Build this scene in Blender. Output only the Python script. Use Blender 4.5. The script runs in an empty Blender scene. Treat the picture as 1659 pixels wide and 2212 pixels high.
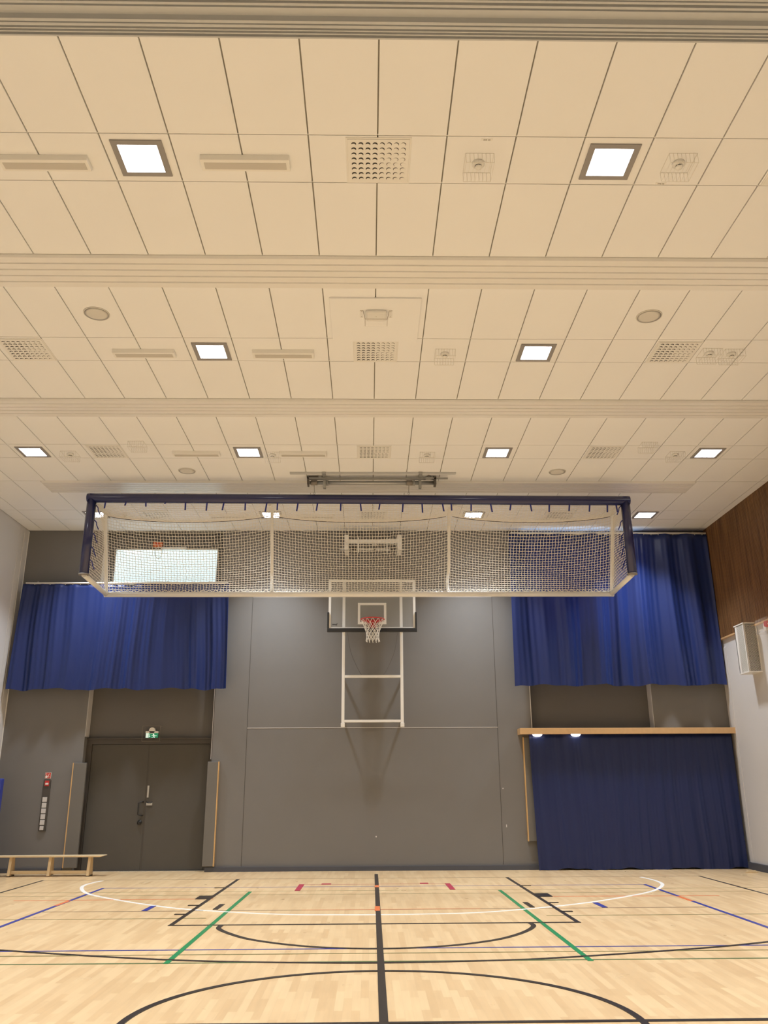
import bpy, math, random
from mathutils import Vector, Matrix
random.seed(7)
C = bpy.context.scene.collection
H = 6.914; D = 17.74; XL = -7.44; XR = 7.44; YB = -4.5
PI = math.pi

# ------------------------------------------------------------------ materials
def mat(name, col, rough=.6, metal=0., spec=.5, noise=0., nscale=8., bump=0., bscale=60., emis=None, estr=0., coat=0., trans=0., alpha=1., sheen=0.):
    m = bpy.data.materials.new(name); m.use_nodes = True
    nt = m.node_tree; b = nt.nodes['Principled BSDF']
    b.inputs['Base Color'].default_value = (*col, 1)
    b.inputs['Roughness'].default_value = rough
    b.inputs['Metallic'].default_value = metal
    b.inputs['Specular IOR Level'].default_value = spec
    if coat: b.inputs['Coat Weight'].default_value = coat; b.inputs['Coat Roughness'].default_value = .15
    if trans: b.inputs['Transmission Weight'].default_value = trans; b.inputs['IOR'].default_value = 1.1
    if alpha < 1: b.inputs['Alpha'].default_value = alpha
    if sheen: b.inputs['Sheen Weight'].default_value = sheen
    if emis: b.inputs['Emission Color'].default_value = (*emis, 1); b.inputs['Emission Strength'].default_value = estr
    tc = nt.nodes.new('ShaderNodeTexCoord')
    if noise:
        n = nt.nodes.new('ShaderNodeTexNoise'); n.inputs['Scale'].default_value = nscale; n.inputs['Detail'].default_value = 4
        nt.links.new(tc.outputs['Object'], n.inputs['Vector'])
        mx = nt.nodes.new('ShaderNodeMix'); mx.data_type = 'RGBA'
        mx.inputs[6].default_value = tuple(c*(1-noise) for c in col)+(1,)
        mx.inputs[7].default_value = tuple(min(1, c*(1+noise)) for c in col)+(1,)
        nt.links.new(n.outputs['Fac'], mx.inputs[0]); nt.links.new(mx.outputs[2], b.inputs['Base Color'])
    if bump:
        n2 = nt.nodes.new('ShaderNodeTexNoise'); n2.inputs['Scale'].default_value = bscale; n2.inputs['Detail'].default_value = 3
        nt.links.new(tc.outputs['Object'], n2.inputs['Vector'])
        bp = nt.nodes.new('ShaderNodeBump'); bp.inputs['Strength'].default_value = bump; bp.inputs['Distance'].default_value = .01
        nt.links.new(n2.outputs['Fac'], bp.inputs['Height']); nt.links.new(bp.outputs['Normal'], b.inputs['Normal'])
    return m

M = {}
M['ceil'] = mat('ceiling_tile', (.86, .875, .895), .9, spec=.2, noise=.012, nscale=1.5, bump=.05, bscale=200)
M['gap'] = mat('tile_gap', (.36, .34, .30), .9)
M['tbar'] = mat('white_grid', (.82, .82, .80), .6)
M['white'] = mat('white_paint', (.82, .82, .80), .45, noise=.02)
M['cream'] = mat('cream_enamel', (.84, .84, .82), .35, noise=.015)
M['heater'] = mat('glossy_white_enamel', (.83, .83, .82), .25, spec=.5)
M['beamgrey'] = mat('grey_enamel', (.52, .54, .56), .5, noise=.03)
M['grey'] = mat('grey_wall_paint', (.190, .186, .183), .75, spec=.3, noise=.03, nscale=3, bump=.08, bscale=120)
M['grey2'] = mat('dark_grey_wall_paint', (.150, .145, .140), .75, spec=.3, noise=.03, nscale=3)
M['wallw'] = mat('pale_grey_wall_paint', (.62, .61, .61), .7, spec=.3, noise=.015, nscale=2)
M['door'] = mat('brown_grey_door', (.090, .084, .075), .5, spec=.3, noise=.03)
M['frame'] = mat('dark_door_frame', (.07, .062, .055), .5)
M['dark'] = mat('black_rubber', (.02, .02, .02), .5)
M['base'] = mat('blue_grey_skirting', (.075, .08, .10), .6, noise=.05)
M['lens'] = mat('lamp_lens', (1, 1, 1), .4, emis=(1, .98, 1), estr=10)
M['lampframe'] = mat('grey_lamp_frame', (.30, .29, .29), .5, spec=.4)
M['metal'] = mat('galvanised_steel', (.42, .43, .43), .4, metal=.7, noise=.08)
M['drum'] = mat('brown_grey_drum', (.24, .22, .20), .6)
M['steel'] = mat('brushed_steel', (.6, .6, .58), .3, metal=.8)
M['pad'] = mat('navy_vinyl_padding', (.018, .023, .095), .24, spec=.6, noise=.1, nscale=5, bump=.05, bscale=20, coat=.2)
M['strap'] = mat('blue_webbing', (.02, .03, .22), .6)
M['net'] = mat('white_net_cord', (.88, .85, .78), .8)
M['wire'] = mat('white_wire', (.80, .79, .75), .5)
M['cable'] = mat('dark_cable', (.10, .09, .08), .5)
M['slot'] = mat('grey_slot', (.56, .54, .50), .7)
M['spk'] = mat('speaker_grille', (.66, .65, .62), .8)
M['red'] = mat('red_enamel', (.55, .03, .03), .4)
M['redplate'] = mat('red_sign', (.62, .06, .04), .5)
M['green'] = mat('lit_green_sign', (.02, .30, .16), .4, emis=(.02, .35, .18), estr=.25)
M['signwhite'] = mat('lit_white_sign', (.8, .9, .85), .4, emis=(.7, 1, .9), estr=.5)
M['orange'] = mat('orange_plastic', (.75, .16, .04), .5)
M['timber'] = mat('pale_varnished_timber', (.62, .40, .20), .4, noise=.10, nscale=12)
M['benchwood'] = mat('pale_beech', (.66, .52, .32), .4, noise=.10, nscale=14)
M['edge'] = mat('plywood_edge', (.62, .40, .18), .5)
M['blueglow'] = mat('window_glass', (.75, .88, .9), .12, spec=.6, emis=(.66, .93, 1.0), estr=.85)
M['padgrey'] = mat('grey_padding', (.155, .15, .14), .6)
M['mat'] = mat('blue_gym_mat', (.03, .05, .33), .5)
M['clear'] = mat('clear_plastic', (.9, .88, .86), .08, alpha=.16)
M['clearedge'] = mat('clear_plastic_edge', (.30, .25, .20), .3)
M['glassb'] = mat('clear_glass', (.85, .88, .88), .03, alpha=.10, spec=.5)
M['lamp2'] = mat('small_lamp_glow', (1, 1, 1), .4, emis=(1, .98, .95), estr=4)
M['netwhite'] = mat('basket_net_cord', (.85, .83, .78), .8)
M['perf'] = mat('white_guard', (.78, .76, .72), .4)

M['skyglow'] = mat('bright_window_glass', (.75, .88, .9), .12, spec=.6, emis=(.55, .75, 1.0), estr=2.6)
def curtain_mat(name, col, tcol):
    m = bpy.data.materials.new(name); m.use_nodes = True; nt = m.node_tree
    b = nt.nodes['Principled BSDF']; b.inputs['Base Color'].default_value = (*col, 1)
    b.inputs['Roughness'].default_value = .36; b.inputs['Specular IOR Level'].default_value = .55
    b.inputs['Sheen Weight'].default_value = .10; b.inputs['Sheen Tint'].default_value = (.3, .4, 1, 1)
    tr = nt.nodes.new('ShaderNodeBsdfTranslucent'); tr.inputs['Color'].default_value = (*tcol, 1)
    mx = nt.nodes.new('ShaderNodeMixShader'); mx.inputs[0].default_value = .22
    out = nt.nodes['Material Output']
    nt.links.new(b.outputs[0], mx.inputs[1]); nt.links.new(tr.outputs[0], mx.inputs[2]); nt.links.new(mx.outputs[0], out.inputs['Surface'])
    tc = nt.nodes.new('ShaderNodeTexCoord'); n = nt.nodes.new('ShaderNodeTexNoise')
    n.inputs['Scale'].default_value = 220; nt.links.new(tc.outputs['Object'], n.inputs['Vector'])
    bp = nt.nodes.new('ShaderNodeBump'); bp.inputs['Strength'].default_value = .12; bp.inputs['Distance'].default_value = .004
    nt.links.new(n.outputs['Fac'], bp.inputs['Height']); nt.links.new(bp.outputs['Normal'], b.inputs['Normal'])
    return m
M['curt'] = curtain_mat('royal_blue_satin', (.018, .037, .165), (.03, .10, .50))
M['curt2'] = curtain_mat('navy_blue_curtain', (.014, .028, .12), (.02, .05, .30))

def floor_mat():
    m = bpy.data.materials.new('maple_sports_floor'); m.use_nodes = True; nt = m.node_tree
    b = nt.nodes['Principled BSDF']; b.inputs['Roughness'].default_value = .30; b.inputs['Specular IOR Level'].default_value = .45
    tc = nt.nodes.new('ShaderNodeTexCoord'); mp = nt.nodes.new('ShaderNodeMapping')
    mp.inputs['Rotation'].default_value = (0, 0, PI/2)
    nt.links.new(tc.outputs['Object'], mp.inputs['Vector'])
    br = nt.nodes.new('ShaderNodeTexBrick'); br.offset = .37; br.offset_frequency = 2
    br.inputs['Scale'].default_value = 1; br.inputs['Brick Width'].default_value = .62; br.inputs['Row Height'].default_value = .065
    br.inputs['Mortar Size'].default_value = .0006; br.inputs['Mortar Smooth'].default_value = .5; br.inputs['Bias'].default_value = 0
    br.inputs['Color1'].default_value = (.61, .42, .226, 1); br.inputs['Color2'].default_value = (.72, .53, .305, 1)
    br.inputs['Mortar'].default_value = (.56, .40, .23, 1)
    nt.links.new(mp.outputs[0], br.inputs['Vector'])
    # big dark board seams every 0.9 m or so and gentle grain
    mp2 = nt.nodes.new('ShaderNodeMapping'); mp2.inputs['Scale'].default_value = (30, 1.6, 1)
    nt.links.new(tc.outputs['Object'], mp2.inputs['Vector'])
    n = nt.nodes.new('ShaderNodeTexNoise'); n.inputs['Scale'].default_value = 1; n.inputs['Detail'].default_value = 4
    nt.links.new(mp2.outputs[0], n.inputs['Vector'])
    mr = nt.nodes.new('ShaderNodeMapRange'); mr.inputs[3].default_value = .90; mr.inputs[4].default_value = 1.08
    nt.links.new(n.outputs['Fac'], mr.inputs[0])
    mx = nt.nodes.new('ShaderNodeMix'); mx.data_type = 'RGBA'; mx.blend_type = 'MULTIPLY'; mx.inputs[0].default_value = 1
    nt.links.new(br.outputs['Color'], mx.inputs[6]); nt.links.new(mr.outputs[0], mx.inputs[7])
    nt.links.new(mx.outputs[2], b.inputs['Base Color'])
    n3 = nt.nodes.new('ShaderNodeTexNoise'); n3.inputs['Scale'].default_value = 3
    nt.links.new(tc.outputs['Object'], n3.inputs['Vector'])
    mr2 = nt.nodes.new('ShaderNodeMapRange'); mr2.inputs[3].default_value = .24; mr2.inputs[4].default_value = .36
    nt.links.new(n3.outputs['Fac'], mr2.inputs[0]); nt.links.new(mr2.outputs[0], b.inputs['Roughness'])
    return m
M['floor'] = floor_mat()

def slat_mat():
    m = bpy.data.materials.new('brown_wood_slats'); m.use_nodes = True; nt = m.node_tree
    b = nt.nodes['Principled BSDF']; b.inputs['Roughness'].default_value = .5
    tc = nt.nodes.new('ShaderNodeTexCoord'); mp = nt.nodes.new('ShaderNodeMapping'); mp.inputs['Scale'].default_value = (5, 14, .8)
    nt.links.new(tc.outputs['Object'], mp.inputs['Vector'])
    n = nt.nodes.new('ShaderNodeTexNoise'); n.inputs['Scale'].default_value = 1; n.inputs['Detail'].default_value = 5
    nt.links.new(mp.outputs[0], n.inputs['Vector'])
    cr = nt.nodes.new('ShaderNodeValToRGB')
    cr.color_ramp.elements[0].position = .3; cr.color_ramp.elements[0].color = (.12, .060, .025, 1)
    cr.color_ramp.elements[1].position = .72; cr.color_ramp.elements[1].color = (.30, .155, .062, 1)
    nt.links.new(n.outputs['Fac'], cr.inputs[0]); nt.links.new(cr.outputs[0], b.inputs['Base Color'])
    return m
M['slat'] = slat_mat()
for n_, c_ in (('l_black', (.030, .024, .022)), ('l_white', (.86, .84, .80)), ('l_green', (.02, .22, .08)), ('l_blue', (.04, .05, .28)),
               ('l_olive', (.22, .20, .09)), ('l_red', (.42, .03, .07)), ('l_orange', (.70, .18, .06)), ('l_dgreen', (.10, .16, .07)), ('l_brown', (.22, .15, .10))):
    M[n_] = mat(n_.replace('l_', '')+'_court_paint', c_, .32)

# ------------------------------------------------------------------ mesh helper
class MB:
    def __init__(s): s.v = []; s.f = []; s.sm = []
    def box(s, a, b):
        x0, y0, z0 = a; x1, y1, z1 = b; i = len(s.v)
        s.v += [(x0,y0,z0),(x1,y0,z0),(x1,y1,z0),(x0,y1,z0),(x0,y0,z1),(x1,y0,z1),(x1,y1,z1),(x0,y1,z1)]
        for f in ((3,2,1,0),(4,5,6,7),(0,1,5,4),(1,2,6,5),(2,3,7,6),(3,0,4,7)): s.f.append(tuple(i+k for k in f)); s.sm.append(False)
        return s
    def quad(s, *p):
        i = len(s.v); s.v += [tuple(q) for q in p]; s.f.append(tuple(range(i, i+len(p)))); s.sm.append(False); return s
    def prism(s, poly, d):          # poly: list of 3-D points, d: extrusion vector
        n = len(poly); i = len(s.v); d = Vector(d)
        s.v += [tuple(p) for p in poly]+[tuple(Vector(p)+d) for p in poly]
        s.f.append(tuple(i+k for k in reversed(range(n)))); s.f.append(tuple(i+n+k for k in range(n))); s.sm += [False, False]
        for k in range(n): s.f.append((i+k, i+(k+1) % n, i+n+(k+1) % n, i+n+k)); s.sm.append(False)
        return s
    def tube(s, pts, r, n=12, cap=True, smooth=True, closed=False):
        P = [Vector(p) for p in pts]; i0 = len(s.v); m = len(P)
        up = None
        for k, p in enumerate(P):
            if closed: t = (P[(k+1) % m]-P[k-1]).normalized()
            else: t = (P[min(k+1, m-1)]-P[max(k-1, 0)]).normalized()
            if up is None:
                up = Vector((0, 0, 1)) if abs(t.z) < .9 else Vector((0, 1, 0))
            a = t.cross(up).normalized(); up2 = a.cross(t).normalized(); up = up2
            rr = r[k] if isinstance(r, (list, tuple)) else r
            for j in range(n):
                w = 2*PI*j/n; s.v.append(tuple(p+a*math.cos(w)*rr+up2*math.sin(w)*rr))
        seg = m if closed else m-1
        for k in range(seg):
            for j in range(n):
                a0 = i0+k*n; b0 = i0+((k+1) % m)*n
                s.f.append((a0+j, a0+(j+1) % n, b0+(j+1) % n, b0+j)); s.sm.append(smooth)
        if cap and not closed:
            s.f.append(tuple(i0+j for j in reversed(range(n)))); s.f.append(tuple(i0+(m-1)*n+j for j in range(n))); s.sm += [False, False]
        return s
    def cord(s, a, b, r):           # four-sided thin strand
        a = Vector(a); b = Vector(b); t = b-a
        if t.length < 1e-6: return
        t.normalize(); u = t.cross(Vector((.3, 1, .2))).normalized(); w = t.cross(u); i = len(s.v)
        for p in (a, b):
            for q in (u, w, -u, -w): s.v.append(tuple(p+q*r))
        for k in range(4): s.f.append((i+k, i+(k+1) % 4, i+4+(k+1) % 4, i+4+k)); s.sm.append(True)
    def lathe(s, prof, c=(0,0,0), n=24, ax='z'):
        i0 = len(s.v)
        for r, z in prof:
            for j in range(n):
                w = 2*PI*j/n; x, y = r*math.cos(w), r*math.sin(w)
                p = {'z': (x, y, z), 'y': (x, z, y), 'x': (z, x, y)}[ax]
                s.v.append((c[0]+p[0], c[1]+p[1], c[2]+p[2]))
        for k in range(len(prof)-1):
            for j in range(n):
                s.f.append((i0+k*n+j, i0+k*n+(j+1) % n, i0+(k+1)*n+(j+1) % n, i0+(k+1)*n+j)); s.sm.append(True)
        s.f.append(tuple(i0+j for j in reversed(range(n)))); s.f.append(tuple(i0+(len(prof)-1)*n+j for j in range(n))); s.sm += [False, False]
        return s
    def build(s, name, m, parent=None, label=None, bevel=0., world=False):
        me = bpy.data.meshes.new(name)
        off = Vector((0, 0, 0))
        if parent is not None and world: off = ORG[parent.name]
        me.from_pydata([tuple(Vector(v)-off) for v in s.v], [], s.f); me.materials.append(m)
        me.polygons.foreach_set('use_smooth', s.sm); me.update()
        o = bpy.data.objects.new(name, me); C.objects.link(o)
        if parent is not None: o.parent = parent
        if label: o['label'] = label
        if bevel:
            b = o.modifiers.new('bevel', 'BEVEL'); b.width = bevel; b.segments = 2; b.limit_method = 'ANGLE'
        return o
ORG = {}
def tag(o, label, cat, group=None):
    o['label'] = label; o['category'] = cat
    if group: o['group'] = group
    return o
def thing(name, loc, label, cat, group=None):
    o = bpy.data.objects.new(name, None); o.empty_display_size = .1; C.objects.link(o); o.location = loc
    ORG[o.name] = Vector(loc); return tag(o, label, cat, group)
def struct(o): o['kind'] = 'structure'; ORG[o.name] = Vector((0, 0, 0)); return o
KIDS = {}
def copy_thing(r, loc, label, group=None):
    def rec(o, par):
        c = o.copy(); C.objects.link(c)
        if par is not None: c.parent = par
        for k in [x for x in ALL if x.parent == o]: rec(k, c)
        return c
    ALL = list(C.objects)
    c = rec(r, None); c.location = loc; c['label'] = label
    if group: c['group'] = group
    return c
def B(a, b): return MB().box(a, b)

# ------------------------------------------------------------------ floor and court lines
fl = struct(B((XL-.2, YB, -.2), (XR+.2, D+.5, 0)).build('floor', M['floor']))
ZL = .0006; LINE_N = [0]
def strip(pts, w, col, label):
    LINE_N[0] += 1; z = .001+ZL*.25*LINE_N[0]
    P = [Vector((p[0], p[1], 0)) for p in pts]; mb = MB(); L = []
    for k, p in enumerate(P):
        t = (P[min(k+1, len(P)-1)]-P[max(k-1, 0)]).normalized(); nrm = Vector((-t.y, t.x, 0))*w/2
        L.append((p-nrm, p+nrm))
    for k in range(len(L)-1):
        a, b = L[k]; c, d = L[k+1]
        mb.prism([(a.x, a.y, 0), (c.x, c.y, 0), (d.x, d.y, 0), (b.x, b.y, 0)], (0, 0, z))
    mb.build('court_line', M[col], fl, label)
def smooth(pts, n=8):
    P = [Vector(p) for p in pts]; out = []
    for i in range(len(P)-1):
        p0 = P[max(i-1, 0)]; p1 = P[i]; p2 = P[i+1]; p3 = P[min(i+2, len(P)-1)]
        for k in range(n):
            t = k/n
            out.append(.5*((2*p1)+(-p0+p2)*t+(2*p0-5*p1+4*p2-p3)*t*t+(-p0+3*p1-3*p2+p3)*t**3))
    out.append(P[-1]); return out
strip([(-5.80, 16.35), (5.95, 16.35)], .03, 'l_brown', 'thin dark line along the end of the court')
strip([(-5.80, 16.35), (-5.86, 5)], .05, 'l_black', 'black left side line')
strip([(5.95, 16.35), (6.02, 5)], .05, 'l_black', 'black right side line')
strip([(-1.13, 15.39), (1.33, 15.39)], .018, 'l_red', 'thin red line')
strip([(-4.35, 15.06), (4.56, 15.06)], .028, 'l_blue', 'thin blue line')
strip([(-7.3, 14.51), (7.3, 14.51)], .016, 'l_olive', 'thin olive line')
strip([(-7.3, 14.05), (7.3, 14.05)], .014, 'l_olive', 'thin olive line')
strip([(-2.3, 13.6), (-5.2, 13.55)], .03, 'l_orange', 'faint orange dash')
strip([(2.7, 13.6), (5.2, 13.55)], .03, 'l_orange', 'faint orange dash')
strip([(-4.39, 12.35), (4.58, 12.35)], .028, 'l_brown', 'thin dark blue line')
strip([(-.9, 12.355), (1.5, 12.355)], .026, 'l_orange', 'orange middle stretch of the line')
strip([(-7.3, 11.68), (-2.05, 11.68)], .026, 'l_olive', 'thin olive line')
strip([(2.25, 11.68), (7.3, 11.68)], .026, 'l_olive', 'thin olive line')
strip([(-7.3, 9.53), (7.3, 9.53)], .032, 'l_blue', 'blue line across the court')
strip([(-7.3, 9.27), (7.3, 9.27)], .024, 'l_olive', 'olive line across the court')
strip([(-7.3, 8.86), (7.3, 8.86)], .028, 'l_dgreen', 'dark green line across the court')
strip([(-4.35, 15.06), (-4.45, 5)], .055, 'l_blue', 'blue line on the left')
strip([(4.56, 15.06), (4.66, 5)], .055, 'l_blue', 'blue line on the right')
strip([(-4.37, 13.5), (-4.38, 12.95)], .057, 'l_orange', 'orange piece of the blue left line')
strip([(4.572, 13.5), (4.578, 12.95)], .057, 'l_orange', 'orange piece of the blue right line')
strip([(-1.865, 14.43), (-1.905, 8.84)], .055, 'l_green', 'green line on the left')
strip([(2.06, 14.4), (2.09, 8.8)], .055, 'l_green', 'green line on the right')
warc = smooth([(-4.71, 16.2), (-4.80, 15.6), (-4.68, 15.0), (-4.35, 14.3), (-3.82, 13.68), (-3.1, 12.98), (-2.37, 12.45), (-1.2, 11.97), (-.4, 11.88), (.11, 11.86), (.7, 11.88), (1.47, 12.0), (2.3, 12.38), (3.05, 12.85), (3.8, 13.5), (4.4, 14.15), (4.82, 14.95), (4.92, 15.6), (4.85, 16.2)])
strip(warc, .06, 'l_white', 'white goal area arc')
strip([(-2.33, 16.3), (-2.37, 11.12)], .055, 'l_black', 'black left edge of the free throw lane')
strip([(2.47, 16.3), (2.52, 11.12)], .055, 'l_black', 'black right edge of the free throw lane')
strip([(-2.40, 11.12), (2.55, 11.12)], .05, 'l_black', 'black free throw line')
strip(smooth([(-1.76, 11.12), (-1.75, 10.85), (-1.56, 10.48), (-1.3, 10.13), (-.93, 9.83), (-.55, 9.63), (-.2, 9.54), (.08, 9.51), (.4, 9.53), (.77, 9.62), (1.1, 9.78), (1.45, 10.05), (1.75, 10.45), (1.93, 10.85), (1.93, 11.12)]), .06, 'l_black', 'black free throw semicircle')
strip(smooth([(-7.0, 11.4), (-5.6, 10.45), (-4.6, 9.93), (-3.76, 9.60), (-2.71, 9.24), (-1.75, 8.98), (-.86, 8.85), (.08, 8.79), (1.0, 8.84), (1.79, 8.95), (3.28, 9.36), (4.18, 9.71), (5.2, 10.25), (6.2, 11.0)]), .05, 'l_black', 'black three point arc')
strip(smooth([(.09+1.83*math.cos(a), 6.71+1.72*math.sin(a)) for a in [k*PI/24 for k in range(-6, 31)]], 3), .055, 'l_black', 'black centre circle')
strip([(-7.3, 6.69), (7.3, 6.69)], .05, 'l_black', 'black halfway line')
strip([(.135, 17.05), (.09, 2.0)], .065, 'l_black', 'thick black line down the middle of the court')
strip([(.13, 15.2), (.128, 14.9)], .07, 'l_orange', 'small orange mark on the middle line')
strip([(.115, 12.65), (.11, 12.2)], .07, 'l_orange', 'orange spot on the middle line')
strip([(-1.13, 15.4), (-1.135, 14.52)], .085, 'l_red', 'red mark'); strip([(1.32, 15.4), (1.33, 14.52)], .085, 'l_red', 'red mark')
strip([(-.80, 15.45), (-.64, 15.45)], .10, 'l_red', 'tiny red mark'); strip([(.86, 15.45), (1.0, 15.45)], .10, 'l_red', 'tiny red mark')
strip([(-2.99, 12.85), (-3.0, 12.37)], .075, 'l_blue', 'short blue mark'); strip([(3.17, 12.85), (3.18, 12.37)], .075, 'l_blue', 'short blue mark')
strip([(-2.06, 12.98), (-2.07, 12.46)], .07, 'l_black', 'short black mark'); strip([(2.20, 12.95), (2.21, 12.44)], .07, 'l_black', 'short black mark')
for x0, x1, lb in ((-2.56, -2.34, 'black lane block'), (2.5, 2.72, 'black lane block')): strip([(x0, 13.75), (x1, 13.75)], .38, 'l_black', lb)
for yy in (15.0, 12.88, 12.02):
    strip([(-2.52, yy), (-2.36, yy)], .05, 'l_black', 'short black lane tick'); strip([(2.5, yy), (2.66, yy)], .05, 'l_black', 'short black lane tick')

# ------------------------------------------------------------------ ceiling
xs = [.0704+.6*k+(-.03 if k >= 6 else 0)+(.03 if k == -7 else 0) for k in range(-12, 13)]
xs = [XL]+xs+[XR]
rows = []
for k in range(-4, 4):
    o = 3.466*k
    rows += [(4.72+o, 5.89+o, 0), (5.89+o, 6.49+o, 1), (6.49+o, 7.63+o, 0), (7.63+o, 8.20+o, 2)]
rows = [r for r in rows if r[1] > YB and r[0] < D-.02]
g = .0065; PT = .018
cm = MB()
def in_heater(x0, x1): return -6.0 < (x0+x1)/2 < 6.05
for y0, y1, kind in rows:
    y1 = min(y1, D)
    for i in range(len(xs)-1):
        x0, x1 = xs[i], xs[i+1]
        if x1-x0 < .03: continue
        if kind == 2 and in_heater(x0, x1): continue
        cm.box((x0+g, y0+.008, H), (x1-g, y1-.006, H+PT))
ce = struct(cm.build('ceiling', M['ceil']))
ce.name = 'ceiling'
gb = MB().box((XL-.2, YB, H+PT+.002), (XR+.2, D+.5, H+.3)).build('void_backing', M['gap'], ce)
tb = MB()
for y0, y1, kind in rows:
    tb.box((XL, y0-.006, H+.001), (XR, y0+.000, H+PT))
tb.build('grid_bar', M['tbar'], ce)

# ------------------------------------------------------------------ walls
wb = MB()
wb.box((XL-.2, D, 0), (-5.77, D+.5, H)).box((-3.19, D, 0), (3.34, D+.5, H)).box((5.88, D, 0), (XR+.2, D+.5, H))
wf = struct(wb.build('wall_back', M['grey']))
rb = MB().box((-5.77, D+.25, 0), (-3.19, D+.5, 5.0)).box((-5.77, D+.25, 6.56), (-3.19, D+.5, H)).box((-5.77, D+.25, 5.0), (-5.58, D+.5, 6.56)).box((-3.33, D+.25, 5.0), (-3.19, D+.5, 6.56))
rb.box((3.34, D+.25, 0), (5.88, D+.5, 4.6)).box((3.34, D+.25, 6.5), (5.88, D+.5, H))
rb.build('recess_panel', M['grey2'], wf, 'darker grey recessed panels')
# proud panel edges and seams on the middle wall
sm = MB()
sm.box((-2.49, D-.004, 5.425), (2.63, D, 5.437)).box((-2.49, D-.004, 2.70), (2.64, D, 2.712))
sm.build('seam_bead', M['wallw'], wf, 'thin pale seam')
sm = MB()
for x in (-2.49, 2.635): sm.box((x-.004, D-.003, .1), (x+.004, D, 5.6))
sm.box((-2.49, D-.003, 5.437), (2.63, D, 5.452)).box((-3.186, D-.003, .1), (-3.178, D, 3.5))
sm.build('seam_groove', M['frame'], wf, 'dark panel groove')
eb = MB().box((3.335, D-.006, .1), (3.35, D+.01, 3.6)).box((-3.20, D-.004, 2.1), (-3.192, D+.004, 3.55))
eb.build('corner_bead', M['wallw'], wf, 'pale metal corner bead')
# wall marks
mk = MB().box((2.68, D-.004, 1.50), (2.70, D, 1.52)).box((2.72, D-.004, .78), (2.735, D, .83)).lathe([(.015, -.004), (.015, 0)], (.14, D, .62), 10, 'y')
mk.build('wall_mark', M['wallw'], wf)

struct(B((XL-.4, YB, 0), (XL, D, H)).build('wall_left', M['wallw']))
lt = MB().box((XL, D-.22, 0), (XL+.012, D-.02, H-.02)).box((XL, D-.45, 0), (XL+.006, D-.437, H-.02))
struct(lt.build('trim_1', M['wallw']))
struct(MB().box((XL+.002, D-.02, 0), (XL+.022, D, H-.02)).build('trim_2', M['cream']))
struct(B((XR, YB, 0), (XR+.4, D, H)).build('wall_right', M['wallw']))
rt_ = MB().prism([(XR, D-.25, 0), (XR-.03, D-.25, 0), (XR-.03, D-.25, 4.27), (XR, D-.25, 4.32)], (0, -.10, 0))
rt_.box((XR-.02, YB, .12), (XR, D-.35, 4.30))
struct(rt_.build('trim_3', M['wallw']))
rp = B((XR-.02, 6, 4.30), (XR, D-.25, 4.48))
struct(B((XL, YB-.3, 0), (XR, YB, H)).build('wall_front', M['grey']))
# timber slats, upper right wall
sl = MB()
sl.box((XR-.012, YB, 4.48), (XR, D, H))
y = D-.02
while y > 5:
    sl.box((XR-.050, y-.027, 4.48), (XR-.012, y, H)); y -= .045
slo = sl.build('trim_4', M['slat']); struct(slo)
struct(MB().box((XR-.06, YB, 4.455), (XR, D-.02, 4.485)).build('trim_5', M['timber']))
# skirting
struct(MB().box((-3.19, D-.045, 0), (3.36, D, .085)).box((XL, D-.03, 0), (-5.95, D, .085)).build('baseboard_back', M['base']))
struct(MB().box((XR-.06, YB, 0), (XR, D-.16, .13)).build('baseboard_right', M['base']))
struct(MB().box((XL, YB, 0), (XL+.03, D-.03, .1)).build('baseboard_left', M['base']))

# windows (daylight comes through them)
def window(nm, x0, x1, z0, z1, pane='blueglow'):
    fr = MB(); w = .02; y0, y1 = D+.225, D+.3
    fr.box((x0, y0, z0), (x1, y1, z0+w)).box((x0, y0, z1-w), (x1, y1, z1)).box((x0, y0, z0+w), (x0+w, y1, z1-w)).box((x1-w, y0, z0+w), (x1, y1, z1-w))
    f = struct(fr.build(nm, M['white']))
    B((x0+w, D+.24, z0+w), (x1-w, D+.26, z1-w)).build('glass_pane', M[pane], f, 'pale backlit pane')
window('window_1', -5.58, -3.33, 5.0, 6.56)
window('window_2', 3.34, 5.88, 4.6, 6.5, 'skyglow')
rv = MB().box((5.872, D-.002, 2.0), (5.88, D+.25, 6.5)).box((-5.77, D-.002, 2.55), (-5.762, D+.25, 6.5))  # added pale strips, their paint standing in for daylight on the reveals
rv.build('reveal_daylight_strip', M['wallw'], wf, 'pale strip for daylight on the window reveal')

# double door
dY = D+.20
fr = MB().box((-5.77, dY-.03, 0), (-5.66, D+.25, 2.50)).box((-3.26, dY-.03, 0), (-3.19, D+.25, 2.50)).box((-5.66, dY-.03, 2.41), (-3.26, D+.25, 2.50)).box((-5.77, dY-.05, 2.50), (-3.19, D+.25, 2.53))
d1 = struct(fr.build('door_1', M['frame']))
B((-5.655, dY, .012), (-4.505, dY+.045, 2.405)).build('door_leaf', M['door'], d1, 'brown-grey left door leaf', .004)
B((-4.475, dY, .012), (-3.265, dY+.045, 2.405)).build('door_leaf', M['door'], d1, 'brown-grey right door leaf', .004)
B((-4.505, dY+.005, .012), (-4.475, dY+.03, 2.405)).build('meeting_strip', M['frame'], d1)
B((-5.7, dY-.05, 0), (-3.2, dY+.1, .010)).build('threshold', M['steel'], d1)
hh = MB().tube([(-4.53, dY, 1.29), (-4.55, dY-.06, 1.29), (-4.61, dY-.06, 1.27), (-4.61, dY-.06, 1.05), (-4.55, dY-.06, 1.03), (-4.53, dY, 1.03)], .012, 8)
hh.build('door_handle', M['dark'], d1, 'dark D-shaped pull handle')
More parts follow.
